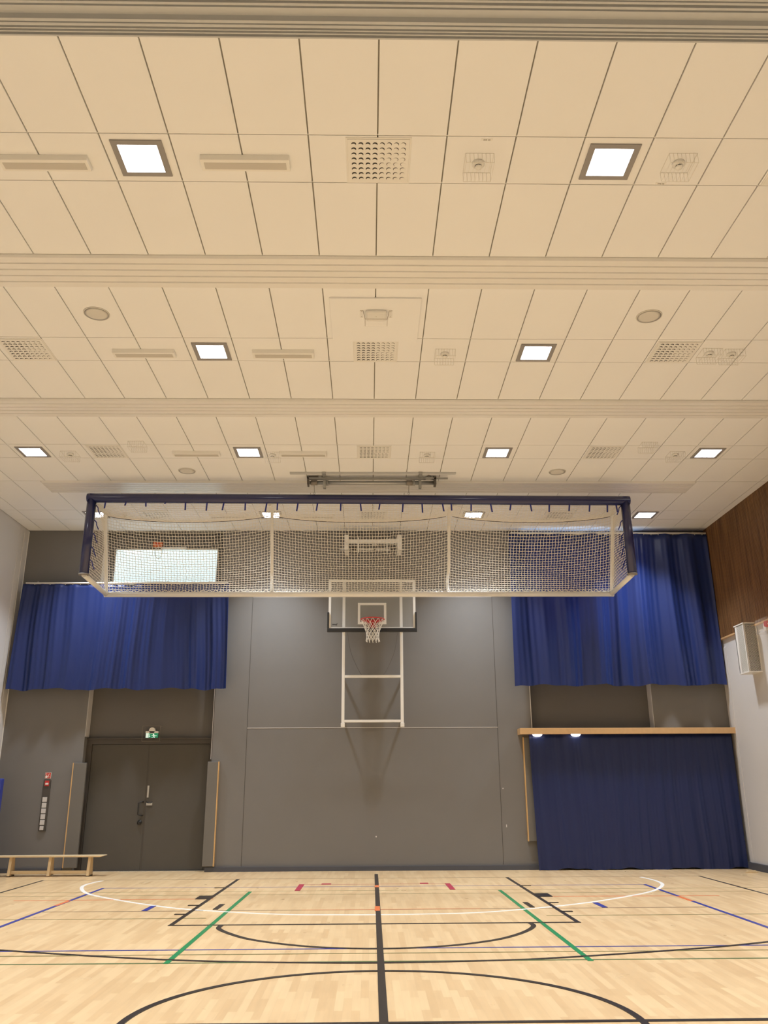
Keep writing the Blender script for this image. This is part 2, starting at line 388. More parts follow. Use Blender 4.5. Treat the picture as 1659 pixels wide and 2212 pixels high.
MB().lathe([(.05, -.02), (.045, -.03), (.02, -.035), (.02, -.05)], (-4.575, dY, .90), 18, 'y').build('door_lock', M['dark'], d1)
MB().box((-4.47, dY-.012, 1.37), (-4.435, dY, 1.60)).build('lock_plate', M['steel'], d1, 'narrow steel lock plate')
MB().prism([(-4.47, dY-.012, 1.27), (-4.47, dY-.012, 1.22), (-4.35, dY-.012, 1.22), (-4.35, dY-.012, 1.28), (-4.38, dY-.012, 1.26), (-4.44, dY-.012, 1.26)], (0, .012, 0)).build('lever_plate', M['steel'], d1)
MB().tube([(-4.46, dY-.02, 1.285), (-4.43, dY-.05, 1.27), (-4.38, dY-.05, 1.27), (-4.35, dY-.04, 1.29)], .010, 8).build('door_handle', M['dark'], d1)

# ------------------------------------------------------------------ camera
cam = bpy.data.cameras.new('camera'); co = bpy.data.objects.new('camera', cam); C.objects.link(co)
rt = Vector((.99984614, -.01687445, -.0047911)); up = Vector((-6.58693e-4, -.30905541, .95104381)); fw = Vector((.01752906, .95089432, .30901897))
mtx = Matrix(((rt.x, up.x, -fw.x, 0), (rt.y, up.y, -fw.y, 0), (rt.z, up.z, -fw.z, 1.58425), (0, 0, 0, 1)))
co.matrix_world = mtx; cam.sensor_fit = 'VERTICAL'; cam.sensor_height = 24; cam.sensor_width = 18; cam.lens = 24*1816/2212
cam.clip_end = 100; bpy.context.scene.camera = co

# ------------------------------------------------------------------ ceiling lights
def make_light(loc, label):
    t = thing('ceiling_light', loc, label, 'ceiling light', 'square recessed ceiling lights')
    f = MB(); a, b = .225, .172
    for p, q in (((-a, -a), (a, -b)), ((-a, b), (a, a)), ((-a, -b), (-b, b)), ((b, -b), (a, b))):
        f.box((p[0], p[1], -.012), (q[0], q[1], .02))
    f.build('lamp_frame', M['lampframe'], t, 'grey metal frame')
    B((-b, -b, -.008), (b, b, -.002)).build('lamp_lens', M['lens'], t, 'glowing white lens')
    L = bpy.data.lights.new('lamp_glow', 'AREA'); L.shape = 'RECTANGLE'; L.size = .32; L.size_y = .32
    L.energy = LP; L.color = (.95, 1, 1.05); L.spread = math.radians(92)
    lo = bpy.data.objects.new('lamp_glow', L); C.objects.link(lo); lo.parent = t; lo.location = (0, 0, -.0095)
    return t
LP = 57
rowY = [6.19, 9.70, 13.15, 16.58]
rown = ['nearest row', 'second row', 'third row', 'last row by the back wall']
L0 = make_light((-2.03, rowY[0], H), 'square grey-framed ceiling light, left one of the nearest row')
for r in range(4):
    for x, side in ((-2.03, 'inner left'), (2.16, 'inner right')):
        if r == 0 and x < 0: continue
        copy_thing(L0, (x, rowY[r], H), 'square ceiling light, %s of the %s' % (side, rown[r]))
for r in range(4):
    for x, side in ((-5.62, 'far left'), (5.74, 'far right')):
        copy_thing(L0, (x, rowY[r], H), 'square ceiling light, %s of the %s' % (side, rown[r]))
for y in (2.72, -.75):
    for x, side in ((-5.62, 'far left'), (-2.03, 'inner left'), (2.16, 'inner right'), (5.74, 'far right')):
        copy_thing(L0, (x, y, H), 'square ceiling light, %s, %s' % (side, {2.72: 'just above the viewer', -.75: 'behind the viewer', -4.2: 'far behind the viewer'}[y]))

# ------------------------------------------------------------------ ribbed heating panels
def rib_panel(y0, y1, x0, x1, z, label, m, grooves, drop=.045):
    t = thing('radiant_heating_panel', ((x0+x1)/2, (y0+y1)/2, H), label, 'ceiling heater', 'ribbed ceiling heating panels')
    L = (x1-x0)/2; n = grooves; w = (y1-y0)/n; pr = []
    for k in range(n):
        a = y0-(y0+y1)/2+k*w
        pr += [(a+.003, -.004), (a+.012, -drop), (a+w-.012, -drop), (a+w-.003, -.004)]
    mb = MB(); i = 0
    top = z-H
    for s_ in range(len(pr)-1):
        (ya, za), (yb, zb) = pr[s_], pr[s_+1]
        mb.quad((-L, ya, za+top), (L, ya, za+top), (L, yb, zb+top), (-L, yb, zb+top))
    for k in range(n):          # end caps of each rib
        q = pr[4*k:4*k+4]
        for X in (-L, L): mb.quad(*[(X, a, b+top) for a, b in q])
    mb.build('ribbed_sheet', m, t)
    MB().box((-L-.03, -(y1-y0)/2+.002, top-.005), (L+.03, (y1-y0)/2-.002, top+.0)).build('backing_sheet', m, t)
    return t
for y0, lab in ((7.63, 'ribbed white ceiling heater between the first and second rows of lights'), (11.10, 'ribbed white ceiling heater between the second and third rows of lights'), (14.56, 'ribbed white ceiling heating panel with both ends showing, above the hanging goal')):
    rib_panel(y0+.0, y0+.57, -6.0, 6.05, H, lab, M['heater'], 5, .036)
# grey dividing curtain box at the top of the picture
db = thing('ceiling_beam', (0, 4.4, H), 'grey ribbed hanging beam across the very top of the picture', 'beam')
mb = MB().box((XL+.02, 4.05, 6.74), (XR-.02, 4.70, H-.001))
mb.build('housing', M['beamgrey'], db, world=True)
mb = MB()
for a, b_, z in ((4.56, 4.595, 6.70), (4.60, 4.635, 6.705), (4.64, 4.662, 6.705), (4.667, 4.69, 6.705), (4.695, 4.72, 6.70), (4.46, 4.485, 6.705), (4.42, 4.452, 6.70), (4.385, 4.415, 6.705), (4.35, 4.38, 6.70), (4.30, 4.345, 6.705)):
    mb.prism([(XL+.03, a, 6.74), (XL+.03, a+.006, z), (XL+.03, b_-.006, z), (XL+.03, b_, 6.74)], (XR-XL-.06, 0, 0))
mb.build('ribs', M['beamgrey'], db, world=True)

# ------------------------------------------------------------------ linear fixtures
def make_linear(loc, label):
    t = thing('linear_ceiling_fixture', loc, label, 'ceiling fixture', 'unlit linear ceiling fixtures')
    L, w = .395, .085
    pr = [(-w, 0), (-w+.012, -.05), (w-.012, -.05), (w, 0)]
    MB().prism([(-L, a, b) for a, b in pr], (2*L, 0, 0)).build('housing', M['white'], t, bevel=.003)
    MB().box((-L+.03, -.035, -.053), (L-.03, .045, -.049)).build('diffuser_slot', M['slot'], t, 'grey slot')
    return t
F0 = make_linear((-2.90, 6.24, H), 'long unlit white ceiling fixture left of the nearest left light')
for r in range(4):
    for x, s_ in ((-2.90, 'left of'), (-1.11, 'right of')):
        if r == 0 and x < -2: continue
        copy_thing(F0, (x, rowY[r]+.03, H), 'long unlit white fixture %s the inner left light, %s' % (s_, rown[r]))

# ------------------------------------------------------------------ air diffusers with round nozzles
def make_vent(loc, label):
    t = thing('ceiling_air_vent', loc, label, 'air vent', 'ceiling air vents with round nozzles')
    w = .272
    f = MB().box((-w-.015, -w-.015, -.006), (w+.015, w+.015, .0)).box((-w, -w, -.012), (w, w, -.006)); f.build('vent_plate', M['white'], t, bevel=.002)
    hole = MB(); cap = MB()
    for i in range(8):
        for j in range(8):
            cx = -.218+i*.0623; cy = -.218+j*.0623
            hole.lathe([(.0215, -.0135), (.0215, -.011)], (cx, cy, 0), 14)
            right = i >= 4; low = j >= 4
            dy = .0150 if not right else (.0085 - (.005 if (3 <= j <= 4) else 0)); dx = (-.005 if not low else .005)*(1.0 if right else .7)
            if right: dy -= .0014*(i-4)
            k = len(cap.v); n = 14; r = .0215
            cap.lathe([(r, -.0145), (r, -.0136)], (cx+dx*.9, cy+dy, 0), n)
    hole.build('nozzle_opening', M['dark'], t, 'dark crescent openings')
    cap.build('nozzle_disc', M['white'], t, 'round white nozzle discs')
    return t
V0 = make_vent((.08, 6.2, H), 'white vent with 64 round nozzles in the middle of the nearest row')
vy = [6.20, 9.68, 13.14, 16.62]
for r in range(4):
    for x, s_ in ((-4.38, 'left'), (.08, 'middle'), (3.95, 'right')):
        if r == 0 and x < 1: continue
        copy_thing(V0, (x, vy[r], H), 'white vent with round nozzles, %s in the %s' % (s_, rown[r]))

# ------------------------------------------------------------------ round loudspeakers
def make_spk(loc, label):
    t = thing('ceiling_speaker', loc, label, 'speaker', 'round ceiling speakers')
    MB().lathe([(.152, 0), (.150, -.008), (.14, -.009)], (0, 0, 0), 32).build('speaker_rim', M['spk'], t)
    MB().lathe([(.14, -.009), (.10, -.013), (.02, -.014)], (0, 0, 0), 32).build('speaker_grille', M['spk'], t)
    return t
S0 = make_spk((-3.23, 8.8, H), 'round beige ceiling speaker left of the white access panel')
copy_thing(S0, (3.35, 8.8, H), 'round beige ceiling speaker right of the white access panel')
copy_thing(S0, (-3.24, 14.04, H), 'round beige ceiling speaker left of the hoist winch')
copy_thing(S0, (3.37, 14.06, H), 'round beige ceiling speaker right of the hoist winch')

# ------------------------------------------------------------------ caged detectors
def make_det(loc, label, head=True):
    t = thing('caged_detector', loc, label, 'smoke detector', 'detectors in wire cages on the ceiling')
    cg = MB(); a = .125; h = -.10; r = .0018
    for i in range(8):
        x = -a+2*a*i/7
        cg.cord((x, -a, 0), (x, -a, h), r); cg.cord((x, -a, h), (x, a, h), r); cg.cord((x, a, h), (x, a, 0), r)
    for z in (-.004, h): 
        cg.cord((-a, -a, z), (a, -a, z), r*1.3); cg.cord((-a, a, z), (a, a, z), r*1.3); cg.cord((-a, -a, z), (-a, a, z), r*1.3); cg.cord((a, -a, z), (a, a, z), r*1.3)
    cg.build('wire_cage', M['wire'], t)
    if head:
        MB().lathe([(.056, 0), (.056, -.022), (.046, -.030), (.034, -.034)], (0, 0, 0), 24).build('detector_base', M['white'], t)
        MB().lathe([(.030, -.034), (.030, -.044)], (0, 0, 0), 24).build('sensor_slot', M['dark'], t, 'dark sensing slots')
        MB().lathe([(.034, -.044), (.030, -.054), (.012, -.058)], (0, 0, 0), 24).build('detector_cap', M['white'], t)
    return t
D0 = make_det((.98, 6.22, H), 'caged white detector just right of the nearest round-nozzle vent')
for x, y_, lab in ((2.79, 6.20, 'caged white detector right of the nearest right-hand light'), (.98, 9.74, 'caged white detector right of the vent by the white access panel'),
                  (4.42, 9.69, 'paler left one of two caged detectors side by side'), (4.72, 9.71, 'right one of two caged detectors side by side'),
                  (-5.03, 13.24, 'caged detector between the far left light and a vent in the third row'), (-1.64, 13.26, 'caged detector right beside the inner left light of the third row'),
                  (.98, 13.25, 'caged detector above the hoist winch, right of the middle vent'), (5.2, 13.21, 'caged detector left of the far right light in the third row'),
                  (-5.05, 16.60, 'caged detector seen through the upper left of the goal net')):
    copy_thing(D0, (x, y_, H), lab)
D1 = make_det((-3.79, 12.80, H), 'empty pale wire cage on the left, beyond the left vent of the third row', False)
copy_thing(D1, (4.60, 12.80, H), 'empty pale wire cage on the right, beyond the right vent of the third row')

# tile number tags
def text(s_, size, loc, rot, m, parent=None, name='lettering', depth=.001, label=None):
    cu = bpy.data.curves.new(name, 'FONT'); cu.body = s_; cu.size = size; cu.align_x = 'CENTER'; cu.align_y = 'CENTER'; cu.extrude = depth
    o = bpy.data.objects.new(name, cu); me = bpy.data.meshes.new_from_object(o); bpy.data.objects.remove(o); bpy.data.curves.remove(cu)
    me.materials.clear(); me.materials.append(m)
    o = bpy.data.objects.new(name, me); C.objects.link(o); o.rotation_euler = rot; o.location = loc
    if parent is not None: o.parent = parent
    if label: o['label'] = label
    return o
for (x, y_, s_, lab) in ((1.02, 5.93, '03 043', 'tiny printed tile number tag above the nearest caged detector'), (2.72, 6.47, '03 044', 'tiny printed tile number tag below the detector right of the nearest right light')):
    t = thing('number_tag', (x, y_, H), lab, 'tag')
    B((-.05, -.011, -.003), (.05, .011, .002)).build('tag_strip', M['white'], t)
    text(s_, .022, (0, 0, -.0035), (PI, 0, PI), M['cable'], t)

# ------------------------------------------------------------------ access panel and wireless access point
ap = tag(MB().box((-.46, 8.42, H-.022), (.60, 9.40, H-.001)).build('access_panel', M['ceil'], bevel=.002), 'large plain white ceiling access panel holding the wireless unit', 'panel')
wp = thing('wireless_access_point', (.08, 8.75, H-.021), 'white wireless access point behind a clear bent guard on the access panel', 'access point')
MB().box((-.125, -.105, -.045), (.125, .105, 0)).build('device_body', M['white'], wp, bevel=.03)
z0 = -.115; gd = MB()
prof = [(-.19, -.002), (-.155, -.002), (-.13, z0), (.13, z0), (.155, -.002), (.19, -.002)]
for k in range(5):
    (xa, za), (xb, zb) = prof[k], prof[k+1]
    gd.quad((xa, -.08, za), (xb, -.08, zb), (xb, .08, zb), (xa, .08, za))
gd.build('clear_guard', M['clear'], wp, 'clear bent plastic guard')
ge = MB()
for yy in (-.08,):
    for k in range(5): ge.cord((prof[k][0], yy, prof[k][1]), (prof[k+1][0], yy, prof[k+1][1]), .003)
for xx in (-.13, .13): ge.cord((xx, -.08, z0), (xx, .08, z0), .003)
for sx in (-.172, .172):
    for sy in (-.055, .055): MB().lathe([(.005, -.004), (.005, 0)], (sx, sy, 0), 8).build('screw', M['clearedge'], wp)
MB().lathe([(.004, -.047), (.004, -.044)], (0, -.02, 0), 8).build('status_light', M['clearedge'], wp)
ge.build('guard_edge', M['clearedge'], wp, 'dark edge of the guard')

# ------------------------------------------------------------------ hoist winch on the ceiling
w = thing('hoist_winch', (.05, 14.3, H), 'long metal hoist winch with two cable drums under the ceiling above the goal', 'winch')
MB().box((-1.42, 14.08, H-.03), (1.55, 14.14, H-.001)).build('ceiling_rail', M['beamgrey'], w, world=True)
MB().box((-1.12, 14.24, H-.07), (1.42, 14.27, H-.045)).build('tie_bar', M['metal'], w, world=True)
for x in (-.81, .92):
    MB().box((x-.03, 14.06, H-.04), (x+.03, 14.40, H-.005)).box((x-.025, 14.30, H-.22), (x+.025, 14.40, H-.04)).build('bracket', M['metal'], w, world=True, bevel=.003)
MB().tube([(-1.08, 14.35, H-.11), (1.18, 14.35, H-.11)], .032, 16).build('axle', M['metal'], w, world=True)
MB().tube([(-1.08, 14.30, H-.065), (1.18, 14.30, H-.065)], .010, 8).build('tie_rod', M['metal'], w, world=True)
for x in (-1.0, .73): MB().tube([(x-.055, 14.35, H-.11), (x+.055, 14.35, H-.11)], .048, 18).build('cable_drum', M['drum'], w, world=True)
for x in (-.77, .80, .82, -.75): MB().tube([(x-.006, 14.35, H-.11), (x+.006, 14.35, H-.11)], .055, 18).build('flange', M['metal'], w, world=True)
MB().box((-1.12, 14.24, H-.17), (-1.09, 14.42, H-.02)).box((-1.09, 14.26, H-.05), (-.92, 14.34, H-.01)).build('end_plate', M['cable'], w, world=True)
MB().box((1.17, 14.24, H-.17), (1.21, 14.42, H-.02)).build('end_plate', M['cable'], w, world=True)
MB().tube([(1.02, 14.28, H-.045), (1.16, 14.28, H-.045)], .035, 14).build('motor', M['metal'], w, world=True)
MB().tube(smooth([(-.92, 14.28, H-.03), (-.87, 14.28, H-.05), (-.85, 14.25, H-.02)]), .008, 6).build('power_cable', M['cable'], w, world=True)
MB().tube(smooth([(1.03, 14.28, H-.03), (1.08, 14.24, H-.004), (1.15, 14.28, H-.03)]), .006, 6).build('power_cable', M['cable'], w, world=True)
for x in (-1.0, .72):
    MB().tube([(x, 14.395, H-.11), (x, 14.47, 6.66)], .004, 6).build('hoist_cable', M['cable'], w, world=True)
    MB().tube([(x+.016*math.cos(a), 14.47, 6.645+.022*math.sin(a)) for a in [k*PI/6 for k in range(12)]], .004, 6, closed=True).build('hook', M['metal'], w, world=True)

# ------------------------------------------------------------------ the hanging goal
GL, GR = -5.02, 4.68; GY = 14.5; TZ = 6.545
def tzx(x): return 6.56-.045*(x-GL)/(GR-GL)
gl = thing('hanging_goal', (-.17, 15.0, 5.05), 'wide white goal with blue padded front frame and net, hoisted under the ceiling', 'goal')
def post(x): return [(x, GY, tzx(x)+.085), (x, GY, 5.16 if x < 0 else 5.13)]
MB().tube([(GL-.085, GY, tzx(GL)), (GR+.085, GY, tzx(GR))], .086, 24).build('crossbar_padding', M['pad'], gl, 'navy blue padded crossbar', world=True, bevel=.012)
for x, dx in ((GL, -.03), (GR, .03)):
    MB().tube([(x, GY, tzx(x)+.06), (x+dx*.2, GY, 5.15)], [.083, .083], 24).build('post_padding', M['pad'], gl, 'navy blue padded post', world=True)
    MB().tube([(x+dx*.2, GY, 5.15), (x+dx*.2, GY, 5.125)], .088, 24).build('post_end_cap', M['drum'], gl, 'grey end cap', world=True)
BY, BZ = 15.85, 5.075
def base_tube(x): return [(x, GY, 5.13), (x, BY, BZ)]
for x in (GL, GR): MB().tube(base_tube(x), .045, 14).build('side_base_tube', M['cream'], gl, world=True)
MB().tube([(GL-.04, BY, BZ), (GR+.04, BY, BZ)], .052, 16).build('rear_base_tube', M['cream'], gl, world=True)
XS = [GL, -1.86, 1.53, GR]
def side_top(x): return (x, 15.30, 6.50)
for i, x in enumerate(XS):
    if i in (0, 3):
        p = [(x, GY+.05, 6.50), (x, 15.0, 6.55), (x, 15.22, 6.56), (x, 15.31, 6.50), (x, 15.40, 6.30), (x, 15.84, 5.10)]
        rr = .036
    else:
        p = [(x+.05, GY+.06, 6.46), (x+.02, 15.0, 6.55), (x, 15.22, 6.60), (x, 15.34, 6.54), (x, 15.42, 6.30), (x, 15.66, 5.60), (x-.02, 15.90, 5.32), (x, 15.87, 5.10)]
        rr = .030
    MB().tube(smooth(p, 5), rr, 12).build('net_support', M['cream'], gl, 'bent white support tube', world=True)
# net
def npt(u, v):      # u: x position, v: 0..1 from crossbar over the top to the rear base tube
    k = 0 if u < XS[1] else (1 if u < XS[2] else 2)
    t = (u-XS[k])/(XS[k+1]-XS[k]); s_ = max(0, 4*t*(1-t)); s1 = s_**.75
    v1 = .34
    P0 = Vector((u, GY+.06, 6.47)); P1 = Vector((u, 15.32-.10*s1, 6.50-.17*s1)); P2 = Vector((u, BY, BZ+.05))
    if v < v1:
        a = v/v1; p = P0.lerp(P1, a); p.z -= .10*s1*math.sin(PI*a)
    else:
        a = (v-v1)/(1-v1); p = P1.lerp(P2, a); p.y += .16*s1*math.sin(PI*a)**1.0; p.z -= .06*s1*math.sin(PI*a)
    # cords drift sideways where the net hangs slack
    p.x += .10*s_*math.sin(PI*v)*(t-.5)*.8
    return p
nm = MB(); NU, NV = 174, 42; R = .0045
grid = [[npt(GL+(GR-GL)*i/NU, j/NV) for j in range(NV+1)] for i in range(NU+1)]
for i in range(NU+1):
    for j in range(NV+1):
        # square mesh hung a little crooked: every cord is slightly displaced
        grid[i][j] += Vector((.006*math.sin(i*1.3+j*2.1), 0, .004*math.sin(i*2.2+j)))
for i in range(NU+1):
    for j in range(NV):
        nm.cord(grid[i][j], grid[i][j+1], R)
for j in range(NV+1):
    for i in range(NU):
        a, b = grid[i][j], grid[i+1][j]
        nm.cord(a, b, R)
nm.build('net', M['net'], gl, 'white square-mesh net', world=True)
for X in (GL, GR):
    sn = MB(); nu, nv = 20, 30; G = []
    sg = 1 if X < 0 else -1
    for i in range(nu+1):
        a = i/nu; top = Vector((X, GY+.08, 6.44)).lerp(Vector((X, 15.30, 6.46)), a); bot = Vector((X, GY+.06, 5.18)).lerp(Vector((X, BY-.02, BZ+.05)), a)
        G.append([top.lerp(bot, j/nv)+Vector((sg*.12*math.sin(PI*a)*math.sin(PI*j/nv), 0, 0)) for j in range(nv+1)])
    for i in range(nu+1):
        for j in range(nv): sn.cord(G[i][j], G[i][j+1], .004)
    for j in range(nv+1):
        for i in range(nu): sn.cord(G[i][j], G[i+1][j], .004)
    sn.build('side_net', M['net'], gl, 'white side net', world=True)
# dark top cord along the net edge
for k in range(3):
    pts = []
    for i in range(17):
        u = XS[k]+(XS[k+1]-XS[k])*(.02+.96*i/16); p = npt(u, .34); pts.append((p.x, p.y-.01, p.z-.012))
    MB().tube(pts, .006, 6).build('edge_cord', M['cable'], gl, 'dark sagging cord', world=True)
# white lashing on the rear base tube
la = MB(); x = GL+.1
while x < GR-.1:
    la.cord((x, BY-.05, BZ+.035), (x+.06, BY-.01, BZ+.085), .007); la.cord((x+.06, BY-.01, BZ+.085), (x+.12, BY-.05, BZ+.035), .007); x += .12
la.build('net_lashing', M['net'], gl, world=True)
# hanging blue straps
for px, ln in ((229, 14), (273, 8), (315, 10), (358, 4), (400, 17), (446, 18), (482, 17), (528, 17), (574, 20), (597, 16), (641, 18), (683, 17), (733, 17), (775, 17), (817, 14), (867, 19), (908, 20), (952, 17), (971, 15), (1014, 16), (1056, 18), (1100, 14), (1142, 16), (1183, 17), (1227, 15), (1271, 16), (1309, 17), (1328, 17)):
    x = (px-806)*15.35/1816-.0 ; x = -5.10+(px-190)*(9.86/1168)
    L = ln*.0088; dx = random.uniform(-.025, .025); tz = tzx(x)-.075
    MB().prism([(x-.014, GY-.012, tz), (x+.014, GY-.012, tz), (x+dx+.013, GY-.012, tz-L), (x+dx-.013, GY-.012, tz-L)], (0, .006, 0)).build('strap', M['strap'], gl, world=True)
for X, sg in ((GL, 1), (GR, -1)):
    for z in (6.38, 6.1, 5.85, 5.6, 5.36):
        x = X+sg*.075
        MB().tube(smooth([(x, GY+.01, z+.05), (x+sg*.04, GY+.02, z), (x+sg*.05, GY+.02, z-.05), (x+sg*.09, GY+.02, z-.13)], 4), .009, 5).build('strap', M['strap'], gl, world=True)

# ------------------------------------------------------------------ basketball goal on the back wall
bk = thing('basketball_hoop', (.07, D, 2.73), 'wall-mounted basketball goal with glass backboard raised high', 'basketball hoop')
for x in (-.53, .67):
    B((x-.03, 17.42, 2.76), (x+.03, 17.48, 5.72)).build('rail', M['cream'], bk, 'vertical white rail', world=True, bevel=.004)
    MB().box((x-.04, 17.41, 2.70), (x+.04, 17.49, 2.78)).build('rail_foot', M['cream'], bk, world=True, bevel=.006)
for z in (3.705, 2.815):
    B((-.50, 17.42, z-.025), (.64, 17.47, z+.025)).build('cross_bar', M['cream'], bk, world=True, bevel=.003)
for x in (-.53, .67):
    for z in (3.66, 5.3, 2.84): B((x-.02, 17.48, z-.025), (x+.02, D, z+.025)).build('wall_bracket', M['cream'], bk, world=True)
BX0, BX1, BZ0, BZ1, BY_ = -.84, .96, 4.63, 5.68, 17.2
bbp = B((BX0, BY_, BZ0), (BX1, BY_+.012, BZ1)).build('backboard', M['glassb'], bk, 'clear glass backboard', world=True)
ORG['bb'] = 0
mb = MB(); w_ = .05; yf = BY_-.004; yb = BY_-.0005
mb.box((BX0, yf, BZ1-w_), (BX1, yb, BZ1)).box((BX0, yf, BZ0), (BX1, yb, BZ0+w_)).box((BX0, yf, BZ0+w_), (BX0+w_, yb, BZ1-w_)).box((BX1-w_, yf, BZ0+w_), (BX1, yb, BZ1-w_))
mb.build('white_border', M['white'], bk, 'white painted border', world=True)
mb = MB(); a0, a1, c0, c1 = -.235, .355, 4.74, 5.19
mb.box((a0, yf, c1-w_), (a1, yb, c1)).box((a0, yf, c0), (a1, yb, c0+w_)).box((a0, yf, c0+w_), (a0+w_, yb, c1-w_)).box((a1-w_, yf, c0+w_), (a1, yb, c1-w_))
mb.build('target_square', M['white'], bk, 'white aiming rectangle', world=True)
mb = MB().box((BX0-.025, BY_-.03, BZ0-.05), (BX1+.025, BY_+.03, BZ0+.025)).box((BX0-.025, BY_-.03, BZ0+.025), (BX0+.012, BY_+.03, BZ0+.36)).box((BX1-.012, BY_-.03, BZ0+.025), (BX1+.025, BY_+.03, BZ0+.36))
mb.build('edge_padding', M['dark'], bk, 'black edge padding', world=True, bevel=.006)
mb = MB()
for x in (-.53, .67): mb.box((x-.03, BY_+.03, BZ0-.02), (x+.03, 17.42, BZ0+.05)).box((x-.03, BY_+.03, 5.55), (x+.03, 17.42, 5.62))
mb.box((-.53, BY_+.05, BZ0-.03), (.67, BY_+.10, BZ0+.03))
mb.build('support_arm', M['cream'], bk, world=True)
lg = MB()
for k in range(7): lg.box((BX0+.08+k*.012, yf, BZ0+.095), (BX0+.089+k*.012, yb, BZ0+.115-.001*(k % 2)))
lg.box((BX0+.08, yf, BZ0+.100), (BX0+.165, yb, BZ0+.104)).box((BX0+.17, yf, BZ0+.09), (BX0+.18, yb, BZ0+.13)).box((BX0+.15, yf, BZ0+.088), (BX0+.175, yb, BZ0+.094)).box((BX0+.17, yf, BZ0+.125), (BX0+.19, yb, BZ0+.131))
lg.build('logo', M['dark'], bk, 'small dark logo', world=True)
RC = (.07, 16.83, 4.77); RR = .233
MB().tube([(RC[0]+RR*math.cos(a), RC[1]+RR*math.sin(a), RC[2]) for a in [k*PI/24 for k in range(48)]], .011, 10, closed=True).build('rim', M['red'], bk, 'red steel rim', world=True)
mb = MB().prism([(RC[0]-.19, BY_-.014, 4.84), (RC[0]-.19, BY_-.014, 4.79), (RC[0]-.08, BY_-.014, 4.755), (RC[0]-.03, BY_-.014, 4.63), (RC[0]+.03, BY_-.014, 4.63), (RC[0]+.08, BY_-.014, 4.755), (RC[0]+.19, BY_-.014, 4.79), (RC[0]+.19, BY_-.014, 4.84)], (0, .012, 0))
mb.prism([(RC[0]-.20, RC[1]+.11, 4.765), (RC[0]-.13, BY_-.005, 4.765), (RC[0]+.13, BY_-.005, 4.765), (RC[0]+.20, RC[1]+.11, 4.765), (RC[0]+.12, RC[1]+.215, 4.765), (RC[0]-.12, RC[1]+.215, 4.765)], (0, 0, .008))
mb.prism([(RC[0]-.09, BY_-.01, 4.765), (RC[0]-.09, RC[1]+.225, 4.765), (RC[0]-.06, BY_-.01, 4.62)], (.008, 0, 0)).prism([(RC[0]+.082, BY_-.01, 4.765), (RC[0]+.082, RC[1]+.225, 4.765), (RC[0]+.06, BY_-.01, 4.62)], (.008, 0, 0))
mb.build('rim_bracket', M['red'], bk, 'red triangular rim bracket', world=True)
bn = MB(); NA = 12; lv = [(0, RR), (.09, .20), (.17, .165), (.24, .140), (.30, .127), (.36, .125), (.42, .135)]
def bnp(k, l):
    z, r = lv[l]; a = 2*PI*(k+.5*(l % 2))/NA; return (RC[0]+r*math.cos(a), RC[1]+r*math.sin(a), RC[2]-z)
for l in range(len(lv)-1):
    for k in range(NA):
        if l % 2 == 0: bn.cord(bnp(k, l), bnp(k, l+1), .0055); bn.cord(bnp(k, l), bnp(k-1, l+1), .0055)
        else: bn.cord(bnp(k, l), bnp(k, l+1), .0055); bn.cord(bnp(k, l), bnp(k+1, l+1), .0055)
for k in range(NA):      # knotted loop ends
    p = bnp(k, len(lv)-1); bn.cord(p, (p[0]+.008, p[1], p[2]-.03), .008)
bn.build('basket_net', M['netwhite'], bk, 'white cord net', world=True)
mb = MB()
for s_ in (-1, 1): mb.tube(smooth([(.07+s_*.52, 17.30, 4.6), (.07+s_*.45, 17.35, 4.2), (.07+s_*.30, 17.4, 3.85), (.07+s_*.22, 17.46, 3.74)]), .003, 5)
mb.build('slack_cable', M['cable'], bk, 'thin drooping cables', world=True)

# drive unit of the backboard high on the wall
dv = thing('backboard_hoist', (.09, D, 6.3), 'white bar and brackets of the backboard hoist high on the wall, seen through the net', 'hoist')
MB().box((-.53, 17.28, 6.50), (.66, 17.35, 6.585)).build('main_bar', M['cream'], dv, world=True)
for x in (-.53, .60):
    MB().box((x, 17.25, 6.35), (x+.09, D, 6.68)).build('wall_bracket', M['cream'], dv, world=True)
MB().tube([(-.62, 17.3, 6.365), (.74, 17.3, 6.365)], .02, 10).build('axle', M['steel'], dv, world=True)
for x in (-.23, .38): MB().box((x-.012, 17.26, 6.30), (x+.012, 17.34, 6.62)).build('hanger', M['cream'], dv, world=True)
for x0, x1 in ((-.40, -.28), (.46, .56), (.10, .14)): MB().tube([(x0, 17.3, 6.39), (x1, 17.3, 6.39)], .045, 12).build('cable_drum', M['cable'], dv, world=True)
pc = thing('wall_sensor', (.12, D, 6.63), 'small dark-centred sensor on the wall above the backboard hoist', 'sensor')
MB().box((-.05, -.05, -.05), (.05, 0, .05)).build('sensor_body', M['spk'], pc, bevel=.01)
MB().lathe([(.025, -.058), (.025, -.05)], (0, 0, 0), 14, 'y').build('sensor_eye', M['dark'], pc)

